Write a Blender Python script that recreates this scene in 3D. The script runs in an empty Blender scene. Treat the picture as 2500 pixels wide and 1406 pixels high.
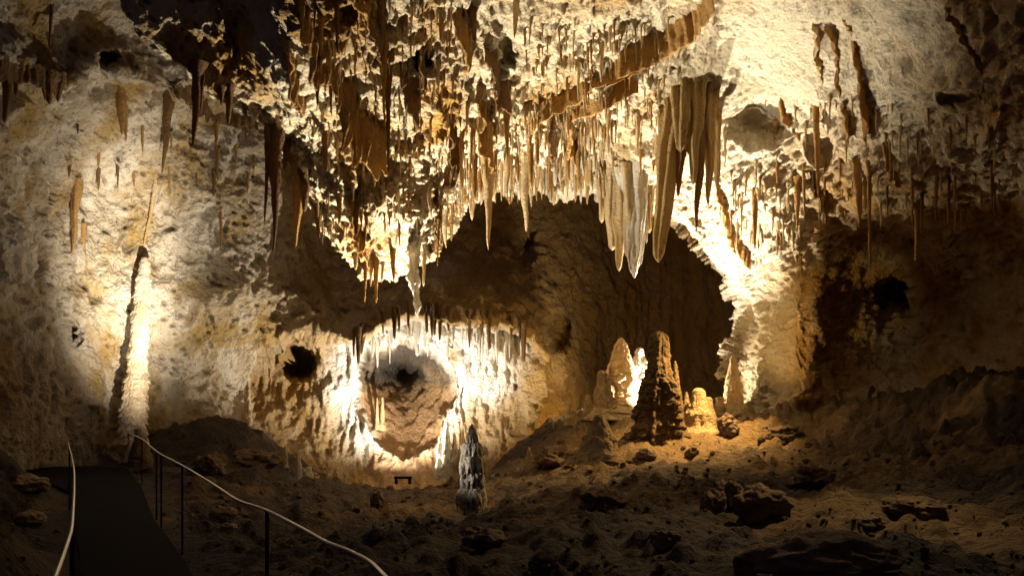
import bpy, bmesh, math, random
import numpy as np
from mathutils import Vector
from mathutils.bvhtree import BVHTree

random.seed(7)
RNG = np.random.default_rng(7)
C = bpy.context.scene.collection
K = 0.000512            # half width of the view 0.64 per metre of depth, over 1250 photo pixels
EYE = 1.65
HOR = 1000.0            # level of the eye in the photograph

def at(px, py, Y):
    return np.array([(px - 1250) * K * Y, Y, EYE + (HOR - py) * K * Y])

# ------------------------------------------------------------------ noise
def _hash(ix, iy, iz, seed):
    h = (ix * 73856093) ^ (iy * 19349663) ^ (iz * 83492791) ^ (seed * 2654435761 & 0x7fffffff)
    h = (h ^ (h >> 13)) * 1274126177 & 0x7fffffff
    h = (h ^ (h >> 11)) * 974634769 & 0x7fffffff
    return h ^ (h >> 15)
_G = RNG.normal(size=(256, 3)); _G /= np.linalg.norm(_G, axis=1)[:, None]
def perlin(p, seed=0):
    p = np.asarray(p, float); i = np.floor(p).astype(np.int64); f = p - i
    u = f * f * f * (f * (f * 6 - 15) + 10)
    out = np.zeros(len(p))
    for c in range(8):
        dx, dy, dz = c & 1, c >> 1 & 1, c >> 2 & 1
        g = _G[_hash(i[:, 0] + dx, i[:, 1] + dy, i[:, 2] + dz, seed) & 255]
        d = g[:, 0] * (f[:, 0] - dx) + g[:, 1] * (f[:, 1] - dy) + g[:, 2] * (f[:, 2] - dz)
        w = (u[:, 0] if dx else 1 - u[:, 0]) * (u[:, 1] if dy else 1 - u[:, 1]) * (u[:, 2] if dz else 1 - u[:, 2])
        out += d * w
    return out * 1.5
def fbm(p, f, o=3, seed=0, gain=.5):
    r, a = 0, 1.0
    for k in range(o):
        r = r + a * perlin(p * (f * 2.03 ** k) + 17.3 * k, seed + k); a *= gain
    return r
def ridged(p, f, o=3, seed=0, gain=.55):
    r, a = 0, 1.0
    for k in range(o):
        r = r + a * (1 - np.abs(perlin(p * (f * 2.03 ** k) + 9.1 * k, seed + k)) * 2); a *= gain
    return r
def worley(p, f, seed=0):
    p = p * f; i = np.floor(p).astype(np.int64)
    best = np.full(len(p), 9.0)
    for dx in (-1, 0, 1):
        for dy in (-1, 0, 1):
            for dz in (-1, 0, 1):
                c = i + np.array([dx, dy, dz]); h = _hash(c[:, 0], c[:, 1], c[:, 2], seed)
                q = c + np.stack([(h & 1023) / 1023, (h >> 7 & 1023) / 1023, (h >> 14 & 1023) / 1023], 1)
                best = np.minimum(best, ((p - q) ** 2).sum(1))
    return np.sqrt(best)
def sstep(a, b, x):
    t = np.clip((x - a) / (b - a), 0, 1); return t * t * (3 - 2 * t)

# thin plate interpolation of scattered controls
class TPS:
    def __init__(s, pts, val, scale=1.0, lam=1e-3):
        s.sc = scale; s.p = np.array(pts, float) / scale; v = np.array(val, float); n = len(v)
        A = np.zeros((n + 3, n + 3)); A[:n, :n] = s.phi(s.p, s.p) + lam * np.eye(n)
        A[:n, n] = 1; A[:n, n + 1:] = s.p; A[n:, :n] = A[:n, n:].T
        s.w = np.linalg.solve(A, np.r_[v, 0, 0, 0])
    def phi(s, a, b):
        d = ((a[:, None] - b[None]) ** 2).sum(2)
        return d * np.log(d + 1e-12) * .5
    def __call__(s, x, y):
        q = np.stack([np.ravel(x), np.ravel(y)], 1) / s.sc; out = np.empty(len(q))
        for i in range(0, len(q), 40000):
            b = q[i:i + 40000]
            out[i:i + 40000] = s.phi(b, s.p) @ s.w[:len(s.p)] + s.w[-3] + b @ s.w[-2:]
        return out.reshape(np.shape(x))
def poly_sd(px, py, poly):      # signed distance to a polygon, inside positive
    poly = np.array(poly, float); n = len(poly)
    d = np.full(px.shape, 1e9); ins = np.zeros(px.shape, bool)
    for i in range(n):
        a, b = poly[i], poly[(i + 1) % n]; e = b - a
        t = np.clip(((px - a[0]) * e[0] + (py - a[1]) * e[1]) / (e @ e), 0, 1)
        d = np.minimum(d, np.hypot(px - a[0] - t * e[0], py - a[1] - t * e[1]))
        cr = (a[1] > py) != (b[1] > py)
        with np.errstate(divide='ignore', invalid='ignore'):
            ins ^= cr & (px < (b[0] - a[0]) * (py - a[1]) / (b[1] - a[1] + 1e-9) + a[0])
    return np.where(ins, d, -d)

# ------------------------------------------------------------------ objects
def link(name, me, mat=None, parent=None):
    o = bpy.data.objects.new(name, me); C.objects.link(o)
    if mat: me.materials.append(mat)
    if parent: o.parent = parent
    return o
def tag(o, label=None, cat=None, group=None, kind=None):
    if label: o['label'] = label
    if cat: o['category'] = cat
    if group: o['group'] = group
    if kind: o['kind'] = kind
    return o
def empty(name, loc):
    o = bpy.data.objects.new(name, None); C.objects.link(o); o.location = loc; o.empty_display_size = .1
    return o
def mesh_np(name, V, F, smooth=True, attrs=None):
    me = bpy.data.meshes.new(name); F = np.asarray(F); n = F.shape[1]
    me.vertices.add(len(V)); me.vertices.foreach_set('co', np.ascontiguousarray(V, np.float32).ravel())
    me.loops.add(F.size); me.loops.foreach_set('vertex_index', F.astype(np.int32).ravel())
    me.polygons.add(len(F)); me.polygons.foreach_set('loop_start', np.arange(0, F.size, n, dtype=np.int32))
    me.update(calc_edges=True)
    me.polygons.foreach_set('use_smooth', np.full(len(F), smooth))
    for k, v in (attrs or {}).items():
        me.attributes.new(k, 'FLOAT', 'POINT').data.foreach_set('value', v.astype(np.float32).ravel())
    me.validate()
    return me
def grid_faces(a, b, wrap=False):       # a rows, b columns
    i, j = np.meshgrid(np.arange(a - 1), np.arange(b if wrap else b - 1), indexing='ij')
    j2 = (j + 1) % b
    return np.stack([i * b + j, i * b + j2, (i + 1) * b + j2, (i + 1) * b + j], 2).reshape(-1, 4)
def grid_normals(P):
    du = np.gradient(P, axis=0); dv = np.gradient(P, axis=1)
    n = np.cross(du, dv); n /= np.linalg.norm(n, axis=2, keepdims=True) + 1e-9
    for ax in (0, 1):
        for _ in range(10):
            p = np.pad(n, [(1, 1) if a == ax else (0, 0) for a in range(3)], mode='edge')
            n = (np.take(p, range(0, n.shape[ax]), ax) + np.take(p, range(2, n.shape[ax] + 2), ax) + 2 * n) / 4
    return n / (np.linalg.norm(n, axis=2, keepdims=True) + 1e-9)

# ------------------------------------------------------------------ materials
def rock_mat(name, pale, ochre, dark, spot=.5, stain=.5, scale=1.0, bump=.5, rough=.85, streak=False, pit=.8, fine=1.0, pale2=None, tan2=None, trans=None):
    m = bpy.data.materials.new(name); m.use_nodes = True; nt = m.node_tree; N, L = nt.nodes, nt.links
    b = N['Principled BSDF']; b.inputs['Roughness'].default_value = rough
    if 'Specular IOR Level' in b.inputs: b.inputs['Specular IOR Level'].default_value = .25
    geo = N.new('ShaderNodeNewGeometry'); mp = N.new('ShaderNodeMapping'); L.new(geo.outputs['Position'], mp.inputs['Vector'])
    mp.inputs['Scale'].default_value = (1, 1, .22) if streak else (1, 1, .7)
    def noise(s, d=4, r=.6, v=mp):
        n = N.new('ShaderNodeTexNoise'); n.inputs['Scale'].default_value = s; n.inputs['Detail'].default_value = d
        n.inputs['Roughness'].default_value = r; L.new(v.outputs[0], n.inputs['Vector']); return n
    def ramp(src, a, c, lo=0.0, hi=1.0):
        r = N.new('ShaderNodeMapRange'); r.interpolation_type = 'SMOOTHSTEP'
        r.inputs['From Min'].default_value = a; r.inputs['From Max'].default_value = c
        r.inputs['To Min'].default_value = lo; r.inputs['To Max'].default_value = hi
        L.new(src, r.inputs['Value']); return r.outputs['Result']
    def mix(f, a, c):
        x = N.new('ShaderNodeMix'); x.data_type = 'RGBA'
        L.new(f, x.inputs['Factor'])
        for s, v in (('A', a), ('B', c)):
            sock = [i for i in x.inputs if i.name == s and i.type == 'RGBA'][0]
            if isinstance(v, tuple): sock.default_value = (*v, 1)
            else: L.new(v, sock)
        return [o for o in x.outputs if o.type == 'RGBA'][0]
    n1 = noise(.55 * scale, 5, .62); n2 = noise(3.1 * scale, 4, .65); n3 = noise(9.0 * scale, 3, .6)
    col = mix(ramp(n1.outputs['Fac'], .62 - .3 * stain, .78 - .2 * stain), pale, ochre)
    col = mix(ramp(n2.outputs['Fac'], .50, .72, 0, .75 * stain), col, ochre)
    col = mix(ramp(n3.outputs['Fac'], .60, .74, 0, spot), col, dark)
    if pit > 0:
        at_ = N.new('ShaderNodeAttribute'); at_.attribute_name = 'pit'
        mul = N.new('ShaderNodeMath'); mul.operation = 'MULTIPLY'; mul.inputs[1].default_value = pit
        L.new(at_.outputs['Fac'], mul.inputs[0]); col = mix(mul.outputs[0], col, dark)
    if pale2:
        for an, c2 in (('tan', tan2), ('pale', pale2), ('rosy', (.46, .27, .13)), ('bowl_shade', (.07, .062, .055))):
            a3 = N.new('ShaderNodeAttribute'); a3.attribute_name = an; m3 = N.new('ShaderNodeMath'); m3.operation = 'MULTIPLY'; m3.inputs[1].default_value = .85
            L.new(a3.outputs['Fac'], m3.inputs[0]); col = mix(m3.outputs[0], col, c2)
        col = mix(ramp(n3.outputs['Fac'], .60, .74, 0, spot * .6), col, dark)
    L.new(col, b.inputs['Base Color'])
    nb = noise(14 * fine, 5, .7, geo); nb2 = noise(3.5 * fine, 4, .6, mp)
    vor = N.new('ShaderNodeTexVoronoi'); vor.inputs['Scale'].default_value = 9 * fine; L.new(geo.outputs['Position'], vor.inputs['Vector'])
    a1 = N.new('ShaderNodeMath'); a1.operation = 'MULTIPLY_ADD'; a1.inputs[1].default_value = 1.6
    L.new(nb2.outputs['Fac'], a1.inputs[0]); L.new(nb.outputs['Fac'], a1.inputs[2])
    a2 = N.new('ShaderNodeMath'); a2.operation = 'MULTIPLY_ADD'; a2.inputs[1].default_value = .45
    L.new(vor.outputs['Distance'], a2.inputs[0]); L.new(a1.outputs[0], a2.inputs[2])
    bp = N.new('ShaderNodeBump'); bp.inputs['Strength'].default_value = bump; bp.inputs['Distance'].default_value = .12
    L.new(a2.outputs[0], bp.inputs['Height']); L.new(bp.outputs[0], b.inputs['Normal'])
    if trans:
        tr = N.new('ShaderNodeBsdfTranslucent'); tr.inputs['Color'].default_value = (*trans, 1); L.new(bp.outputs[0], tr.inputs['Normal'])
        ms = N.new('ShaderNodeMixShader'); ms.inputs[0].default_value = .25
        L.new(b.outputs[0], ms.inputs[1]); L.new(tr.outputs[0], ms.inputs[2]); L.new(ms.outputs[0], N['Material Output'].inputs['Surface'])
    return m
def plain_mat(name, col, rough=.5, metal=0.0, noisy=.15):
    m = bpy.data.materials.new(name); m.use_nodes = True; nt = m.node_tree; N, L = nt.nodes, nt.links
    b = N['Principled BSDF']; b.inputs['Metallic'].default_value = metal
    b.inputs['Specular IOR Level'].default_value = .5 if metal > .5 else .08
    n = N.new('ShaderNodeTexNoise'); n.inputs['Scale'].default_value = 30; n.inputs['Detail'].default_value = 4
    r = N.new('ShaderNodeMapRange'); r.inputs['To Min'].default_value = max(.02, rough - noisy); r.inputs['To Max'].default_value = rough + noisy
    L.new(n.outputs['Fac'], r.inputs['Value']); L.new(r.outputs[0], b.inputs['Roughness'])
    c = N.new('ShaderNodeValToRGB'); c.color_ramp.elements[0].color = (*[x * .7 for x in col], 1); c.color_ramp.elements[1].color = (*[min(1, x * 1.25) for x in col], 1)
    L.new(n.outputs['Fac'], c.inputs[0]); L.new(c.outputs[0], b.inputs['Base Color'])
    return m
M = {
 'ceiling': rock_mat('ceiling limestone', (.60, .50, .325), (.40, .22, .05), (.10, .05, .015), spot=.5, stain=.68, bump=1.0, pale2=(.64, .55, .39), tan2=(.40, .21, .034)),
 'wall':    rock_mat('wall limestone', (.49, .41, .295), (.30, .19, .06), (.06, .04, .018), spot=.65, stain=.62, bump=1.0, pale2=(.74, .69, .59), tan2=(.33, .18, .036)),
 'floor':   rock_mat('floor rubble', (.13, .073, .028), (.065, .037, .016), (.025, .018, .013), spot=.75, stain=.7, bump=1.0, pale2=(.25, .155, .06), tan2=(.03, .024, .021)),
 'cream':   rock_mat('cream calcite', (.62, .48, .27), (.44, .25, .06), (.18, .10, .035), spot=.3, stain=.45, bump=.7, trans=(.85, .62, .32), streak=True, pit=0, fine=1.6),
 'ochre':   rock_mat('ochre calcite', (.42, .24, .075), (.28, .14, .035), (.10, .05, .02), spot=.4, stain=.6, bump=.7, trans=(.62, .38, .14), streak=True, pit=0, fine=1.6),
 'tawny':   rock_mat('tawny calcite', (.50, .34, .14), (.34, .19, .05), (.10, .055, .02), spot=.4, stain=.5, bump=.8, streak=True, pit=0, fine=1.6, trans=(.6, .42, .2)),
 'chalk':   rock_mat('chalky calcite', (.50, .44, .35), (.34, .25, .14), (.10, .07, .045), spot=.6, stain=.5, bump=1.0, pit=0, fine=1.8),
 'brown':   rock_mat('brown calcite', (.21, .115, .04), (.12, .062, .022), (.04, .025, .013), spot=.4, stain=.6, bump=.7, trans=(.40, .22, .07), streak=True, pit=0, fine=1.6),
 'white':   rock_mat('white calcite', (.76, .70, .58), (.60, .46, .27), (.34, .24, .13), spot=.25, stain=.25, bump=.7, trans=(.9, .8, .6), streak=True, pit=0, fine=1.6),
 'tower':   rock_mat('tower calcite', (.52, .43, .29), (.36, .24, .11), (.14, .08, .035), spot=.3, stain=.4, bump=.45, pit=.7, fine=1.4),
 'stalagmite': rock_mat('stalagmite calcite', (.50, .36, .18), (.34, .20, .07), (.10, .06, .03), spot=.5, stain=.5, bump=.8, pit=.7, fine=1.4),
 'dusky': rock_mat('dusky calcite', (.20, .125, .05), (.13, .075, .028), (.04, .027, .015), spot=.6, stain=.5, bump=1.0, pit=.7, fine=1.2),
 'boulder': rock_mat('boulder rock', (.20, .13, .07), (.13, .08, .035), (.04, .03, .02), spot=.6, stain=.6, bump=.9, pit=0),
 'path':    plain_mat('path asphalt', (.003, .003, .005), .97, 0, .08),
 'steel':   plain_mat('brushed steel', (.72, .70, .66), .3, 1.0, .06),
 'post':    plain_mat('dark steel', (.02, .017, .016), .7, 0, .1),
 'black':   plain_mat('black painted metal', (.015, .014, .014), .5, .3, .1),
}

# ------------------------------------------------------------------ ceiling with the arch and right pillar
E = [(250,-120,14),(300,20,14.2),(345,90,14.5),(400,130,15),(460,185,15.3),(520,235,15.8),(600,270,16.5),(645,300,17),(690,380,17.6),(730,440,18),
     (760,510,18.4),(800,590,18.8),(850,640,19.2),(890,668,19.5),(935,660,19.6),(985,628,19.7),(1030,622,19.9),(1060,585,20.3),(1090,535,21.2),(1130,480,21.8),
     (1200,458,22.3),(1290,455,22.8),(1360,465,23),(1420,445,23.2),(1460,452,22.8),(1500,495,22.4),(1570,510,22.4),(1620,505,22.5),(1680,548,22.8),(1730,605,23),
     (1780,662,23.3),(1806,730,23.4),(1800,800,23.3),(1790,860,23.2),(1795,930,23),(1812,980,22.8),(1850,1050,22)]
OM = {0:(420,-420),4:(650,-420),7:(800,-420),10:(900,-420),13:(1000,-420),16:(1100,-420),19:(1200,-420),21:(1350,-420),23:(1500,-420),26:(1800,-420),
      28:(2150,-420),29:(2500,-420),30:(3300,-300),31:(3600,250),32:(3600,600),34:(3600,950),36:(3600,1290)}
CI = [(740,0,13.2),(1000,0,14),(1300,0,15),(1300,250,19),(1000,350,17.2),(1000,520,18.2),(880,450,17.6),(1600,0,16),(1600,250,20),(1900,0,16),(1900,300,20),(1900,550,21.5),
      (2100,300,18),(2200,0,13.2),(2200,450,18),(2500,200,13),(2500,500,17.5),(1880,760,22.0),(1960,760,20.9),(2050,760,22.6),(2160,720,23.2),(2320,760,22),(2500,800,20),(1900,950,21.6),(1975,930,20.6),(2070,930,22),(2200,1000,21),(2500,1050,18.5),(2250,580,20.5),(2080,600,21.6),(2010,620,21.2),
      (850,200,15),(600,170,16.2),(600,60,15.9),(500,60,15.3),(380,20,14.6),(690,230,16.2),(680,90,14.6),(600,-60,15.2),(1200,350,19.8),(1450,350,20.8),
      (420,-420,13.6),(620,-420,12.5),(850,-420,9),(1200,-420,9.5),(1600,-420,9.5),(2150,-420,9.5),(2500,-420,9),(2950,-300,8.5),(2950,250,11),(2950,600,13),(2950,950,14.5),(2950,1260,13),(3600,250,8.5),(3600,700,10),(3600,1290,10),(3300,-300,8)]
ek = np.arange(len(E)); Ea = np.array(E, float); ok = sorted(OM); Oa = np.array([OM[k] for k in ok], float)
dC = TPS([(p[0], p[1]) for p in E + CI], [p[2] for p in E + CI], 500, 2e-3)
NS, NT, NF = 1080, 320, 40
# even spacing along the curve midway between edge and outer rim
ss = np.linspace(0, len(E) - 1, 4000)
def E_at(s): return np.stack([np.interp(s, ek, Ea[:, i]) for i in range(3)], -1)
def O_at(s): return np.stack([np.interp(s, ok, Oa[:, i]) for i in range(2)], -1)
mid = E_at(ss)[:, :2] * .6 + O_at(ss) * .4
al = np.r_[0, np.cumsum(np.hypot(*np.diff(mid, axis=0).T) + .35 * np.hypot(*np.diff(E_at(ss)[:, :2], axis=0).T))]
s = np.interp(np.linspace(0, al[-1], NS), al, ss)
Ep = E_at(s)[:, :2]; Op = O_at(s)
jit = np.stack([Ep[:, 0] * .02, Ep[:, 1] * .02, s * 0], 1)
Ep = Ep + np.stack([fbm(jit, 1.0, 4, 3), fbm(jit, 1.0, 4, 8)], 1) * 11
t = np.linspace(0, 1, NT) ** 1.06
gx = Ep[None, :, 0] + (Op[None, :, 0] - Ep[None, :, 0]) * t[:, None]
gy = Ep[None, :, 1] + (Op[None, :, 1] - Ep[None, :, 1]) * t[:, None]
gY = np.clip(dC(gx, gy), 7.5, 25)
wobC = fbm(np.stack([gx.ravel() * .035, gy.ravel() * .035, gx.ravel() * 0], 1), 1.0, 3, 61).reshape(gx.shape) * .12
pits_c = [(2185,720,52,55,2.6),(2330,250,55,22,.5),(1850,300,80,60,.9),(1030,150,30,34,.6),(1240,110,36,60,.8),(830,40,40,30,.6),(2000,360,36,50,.5)]
for (a, b, rx, ry, dp) in pits_c:
    q = np.hypot((gx - a) / rx, (gy - b) / ry); gY = gY + dp * (1 - sstep(.2, 1.15, q + wobC))
P = np.stack([(gx - 1250) * K * gY, gY, EYE + (HOR - gy) * K * gY], 2)
# rounded fold behind the edge
P0 = P[0]; dirw = P[12] - P[0]; dirw[:, 1] = 0; dirw /= np.linalg.norm(dirw, axis=1)[:, None] + 1e-6
u = np.linspace(1, 0, NF + 1)[:-1]
fold = np.stack([P0 + dirw * (2.6 * q ** 2.0) + np.array([0, 4.2 * q ** .8, 0]) for q in u])
P = np.concatenate([fold, P], 0)
GX = np.concatenate([np.repeat(gx[:1], NF, 0), gx]); GY = np.concatenate([np.repeat(gy[:1], NF, 0), gy])
Nn = grid_normals(P); ref = np.array([0, -1.0, -.7]); Nn *= np.sign((Nn * ref).sum(2, keepdims=True) + 1e-9)
pf = P.reshape(-1, 3); hx = GX.ravel(); hy = GY.ravel()
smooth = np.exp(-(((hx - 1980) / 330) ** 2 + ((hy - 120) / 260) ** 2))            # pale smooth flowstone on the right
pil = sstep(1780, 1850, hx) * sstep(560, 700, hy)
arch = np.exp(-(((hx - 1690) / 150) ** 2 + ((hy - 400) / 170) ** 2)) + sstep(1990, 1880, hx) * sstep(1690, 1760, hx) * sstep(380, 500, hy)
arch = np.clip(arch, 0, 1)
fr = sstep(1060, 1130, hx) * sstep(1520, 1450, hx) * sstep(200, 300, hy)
rgh = np.clip(1 - .75 * smooth - .6 * arch * sstep(800, 700, hy), .15, 1)
warp = np.stack([fbm(pf, .8, 2, 31), fbm(pf, .8, 2, 32), fbm(pf, .8, 2, 33)], 1) * .5
q = (pf + warp) * np.array([1, .8, .38])
led = ridged(q, .62, 3, 41)
big = fbm(pf, .33, 3, 5)
w1 = worley(pf + warp * .6, 1.5, 3); w2 = worley(pf + warp * .35, 4.2, 4)
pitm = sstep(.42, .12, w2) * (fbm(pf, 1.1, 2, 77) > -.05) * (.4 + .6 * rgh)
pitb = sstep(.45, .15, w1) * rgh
slab = sstep(760, 640, hx) * sstep(330, 240, hy)
rgh = rgh * (1 - .6 * slab)
d = .30 * big + .12 * rgh * (led - 1.0) + .13 * rgh * fbm(q, 2.4, 3, 12) + .085 * fbm(pf, 5.5, 3, 13) * (.3 + .7 * rgh) - .08 * pitm - .09 * pitb + .05 * rgh * (.5 - worley(pf + warp * .2, 6.0, 6)) + .03 * rgh * fbm(pf, 11, 2, 15)
rib = ridged(np.stack([pf[:, 0] * 1.0 + pf[:, 1] * .25, pf[:, 1] * .12, pf[:, 2] * .15], 1) + warp * .25, 1.3, 2, 55)
d += .10 * (rib - 1) * np.clip(smooth + .5 * arch, 0, 1)
ribz = np.exp(-((hx - 2055 - .12 * hy) / 75) ** 2) * sstep(620, 480, hy) + .7 * np.exp(-((hx - 2370 - .2 * hy) / 40) ** 2) * sstep(420, 250, hy)
rib2 = ridged(np.stack([(hx - .12 * hy) * .011, hy * .0012, hx * 0], 1) + warp * .25, 2.2, 2, 58)
d += .24 * (rib2 - .9) * ribz
flu = ridged(np.stack([pf[:, 0] + .3 * pf[:, 1], pf[:, 1] * .05, pf[:, 2] * .12], 1) + warp * .12, 2.6, 2, 57)
d += .26 * (flu - 1) * fr + .12 * (flu - 1) * sstep(330, 480, hy) * sstep(1130, 1000, hx) * sstep(820, 880, hx)
Pd = pf + Nn.reshape(-1, 3) * d[:, None]
Pd[:, 2] -= .16 * rgh * np.maximum(0, led - 1.25)                                   # ledges droop
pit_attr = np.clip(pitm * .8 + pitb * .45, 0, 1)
Fc = grid_faces(NT + NF, NS)
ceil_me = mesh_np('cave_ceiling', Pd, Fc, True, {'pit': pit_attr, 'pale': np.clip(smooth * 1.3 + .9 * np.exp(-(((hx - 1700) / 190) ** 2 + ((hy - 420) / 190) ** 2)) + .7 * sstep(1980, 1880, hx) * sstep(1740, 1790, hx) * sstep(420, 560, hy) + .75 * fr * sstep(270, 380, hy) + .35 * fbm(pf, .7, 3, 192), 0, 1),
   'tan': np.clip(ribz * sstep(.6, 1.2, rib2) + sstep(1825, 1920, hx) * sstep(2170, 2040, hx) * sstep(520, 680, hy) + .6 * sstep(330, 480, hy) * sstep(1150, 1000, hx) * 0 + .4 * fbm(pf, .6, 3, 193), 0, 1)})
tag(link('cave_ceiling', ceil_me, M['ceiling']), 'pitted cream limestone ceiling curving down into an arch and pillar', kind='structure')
bvC = BVHTree.FromPolygons(Pd.tolist(), Fc.tolist())

# ------------------------------------------------------------------ left and back wall with the lit alcove
almond = [(603,935),(635,855),(715,806),(800,818),(850,832),(900,815),(955,785),(1000,768),(1100,785),(1200,795),(1262,806),(1330,855),(1382,930),(1372,1000),(1260,1080),(1180,1190),(1000,1210),(870,1210),(760,1190),(680,1130),(615,1040)]
bowl = [(985,822),(1058,840),(1102,915),(1092,1005),(1050,1080),(985,1125),(920,1080),(878,1005),(862,920),(900,845)]
WC = [(-250,-100,17),(0,0,19),(300,0,22),(300,-150,20),(600,-150,23),(300,250,24),(600,250,26.5),(0,300,20.5),(0,600,21),(-250,600,18),(0,1000,21),(-250,1000,18),(200,500,25),(345,600,26),(345,1050,25.8),(345,850,26.2),
      (600,500,27.5),(560,800,27.5),(540,1000,27),(585,960,29.2),(800,650,30),(740,780,28.6),(1000,700,29.5),(1000,760,28.6),(1180,780,29),(640,1000,28.2),(1200,600,35),(1500,600,38),(1750,700,38),(1980,700,38),(1500,900,37),(1380,860,32.5),(1290,760,31.5),
      (1200,-150,30),(1900,-150,33),(1200,300,34),(1900,300,37),(1980,1100,36),(1500,1100,34),(1380,1100,30),(1000,1250,27.5),(600,1250,26.5),(300,1250,25),(-250,1250,17.5),(850,1000,28.4),(1200,1000,29.2),(1330,960,30.2),(1500,1300,33),(1980,1300,35)]
dW = TPS([(p[0], p[1]) for p in WC], [p[2] for p in WC], 500, 2e-3)
wx = np.linspace(-260, 1980, 620); wy = np.linspace(-150, 1290, 420)
gy, gx = np.meshgrid(wy, wx, indexing='ij')
gY = dW(gx, gy)
wob = np.stack([gx.ravel() * .012, gy.ravel() * .012, gx.ravel() * 0], 1)
wn = fbm(wob, 1.0, 3, 21).reshape(gx.shape) * 9; wn2 = fbm(wob * np.array([4, .7, 1]), 1.0, 2, 22).reshape(gx.shape) * 9
sdA = poly_sd(gx, gy, almond) + wn + wn2; sdB = poly_sd(gx, gy, bowl) + wn * 1.9 + wn2 * 1.6 * sstep(1010, 900, gy)
wobW = fbm(np.stack([gx.ravel() * .04, gy.ravel() * .04, gx.ravel() * 0], 1), 1.0, 3, 62).reshape(gx.shape) * .22
recess = sstep(-3, 16, sdA) * sstep(1360, 1250, gx)
cx = np.hypot((gx - 985) / 100, (gy - 930) / 100)
gY = gY + recess * 2.3 + .7 * sstep(0, 120, sdA) + sstep(-4, 8, sdB) * .5 + 6.0 * (np.clip(sdB, 0, 200) / (np.clip(sdB, 0, 200) + np.hypot(gx - 985, gy - 900) + 1)) ** .85 
pits_w = [(985,908,52,44,1.1),(730,888,38,34,3.6),(1280,600,36,42,1.8),(1275,640,14,22,1.0),(1362,815,34,60,2.6),(185,812,17,36,.9),(265,148,30,26,.8)]
for (a, b, rx, ry, dp) in pits_w:
    q = np.hypot((gx - a) / rx, (gy - b) / ry); gY = gY + dp * (1 - sstep(.2, 1.15, q + wobW))
# ledge across the upper left wall: rock above it leans out
ledge = np.interp(gx, [-260,0,80,160,230,420,470,560,640,760], [150,165,190,240,175,240,215,270,300,360]) + wn
gY = gY - .9 * sstep(4, -14, gy - ledge) * sstep(-120, -6, gy - ledge) * sstep(740, 560, gx)
P = np.stack([(gx - 1250) * K * gY, gY, EYE + (HOR - gy) * K * gY], 2)
Nn = grid_normals(P); Nn *= np.sign((Nn * np.array([0, -1.0, 0])).sum(2, keepdims=True) + 1e-9)
pf = P.reshape(-1, 3); hx = gx.ravel(); hy = gy.ravel(); A = recess.ravel(); B = sstep(-4, 22, sdB).ravel()
warp = np.stack([fbm(pf, .7, 2, 131), fbm(pf, .7, 2, 132), fbm(pf, .7, 2, 133)], 1) * .5
flow = np.clip(sstep(330, 150, hx) * sstep(480, 700, hy) + A * (1 - B) + .9 * sstep(1080, 1250, hx) + .5 * sstep(620, 760, hx) * sstep(640, 720, hy), 0, 1)        # vertical flowstone
w1 = worley(pf + warp * .6, 1.3, 13); w2 = worley(pf + warp * .35, 3.6, 14)
sel = sstep(-.15, .2, fbm(pf, .8, 2, 177)) * (1 - .8 * B)
sel = sel * (1 - .6 * A)
pitm = sstep(.40, .12, w2) * sel; pitb = sstep(.42, .15, w1) * (1 - .8 * B) * (1 - .6 * A) * sstep(-.1, .25, fbm(pf, .5, 2, 178))
q = (pf + warp) * np.array([1, 1, .6])
fl = ridged(np.stack([pf[:, 0] * 1.0, pf[:, 1] * .6, pf[:, 2] * .13], 1) + warp * .15, 1.5, 3, 155)
fl2 = ridged(np.stack([pf[:, 0] * 1.0, pf[:, 1] * .4, pf[:, 2] * .2], 1) + warp * .2, 3.6, 2, 156)
d = .36 * fbm(pf, .3, 3, 105) * (1 - .3 * B) + .10 * B * fbm(pf, 1.5, 4, 108) + .13 * (ridged(q, .9, 3, 141) - 1) * (1 - .7 * B) * (1 - .5 * A) + .08 * fbm(q, 2.4, 3, 112) * (1 - .6 * B) + .045 * fbm(pf, 5, 3, 113) - .09 * pitm - .15 * pitb + .15 * flow * (fl - 1) + .07 * A * (1 - B) * (fl2 - 1)
Pd = pf + Nn.reshape(-1, 3) * d[:, None]
Fw = grid_faces(len(wy), len(wx))
nz_ = fbm(pf, .6, 3, 191)
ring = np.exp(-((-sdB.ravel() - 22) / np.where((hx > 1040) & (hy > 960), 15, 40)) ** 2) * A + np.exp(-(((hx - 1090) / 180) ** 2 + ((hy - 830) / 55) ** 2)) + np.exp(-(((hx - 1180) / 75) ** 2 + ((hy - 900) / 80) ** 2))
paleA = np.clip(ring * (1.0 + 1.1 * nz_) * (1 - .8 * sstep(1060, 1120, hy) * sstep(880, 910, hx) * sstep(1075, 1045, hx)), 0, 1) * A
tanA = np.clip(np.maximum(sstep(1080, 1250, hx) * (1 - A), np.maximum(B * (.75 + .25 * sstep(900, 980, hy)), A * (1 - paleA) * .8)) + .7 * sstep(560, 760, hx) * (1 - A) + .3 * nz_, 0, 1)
wall_me = mesh_np('cave_wall', Pd, Fw, True, {'pit': np.clip(pitm * .8 + pitb * .4, 0, 1) * (1 - .6 * A), 'pale': paleA * (1 - B), 'tan': tanA, 'rosy': np.clip(B * sstep(915, 990, hy) + .8 * A * sstep(1085, 1120, hy) * sstep(880, 910, hx) * sstep(1090, 1060, hx), 0, 1), 'bowl_shade': np.clip(B * sstep(975, 905, hy) * (1 + .8 * nz_), 0, 1)})  # upper bowl coloured darker for the tunnel's darkness, over greyer rock
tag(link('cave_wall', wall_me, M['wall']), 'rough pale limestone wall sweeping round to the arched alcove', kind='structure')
bvW = BVHTree.FromPolygons(Pd.tolist(), Fw.tolist())

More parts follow.
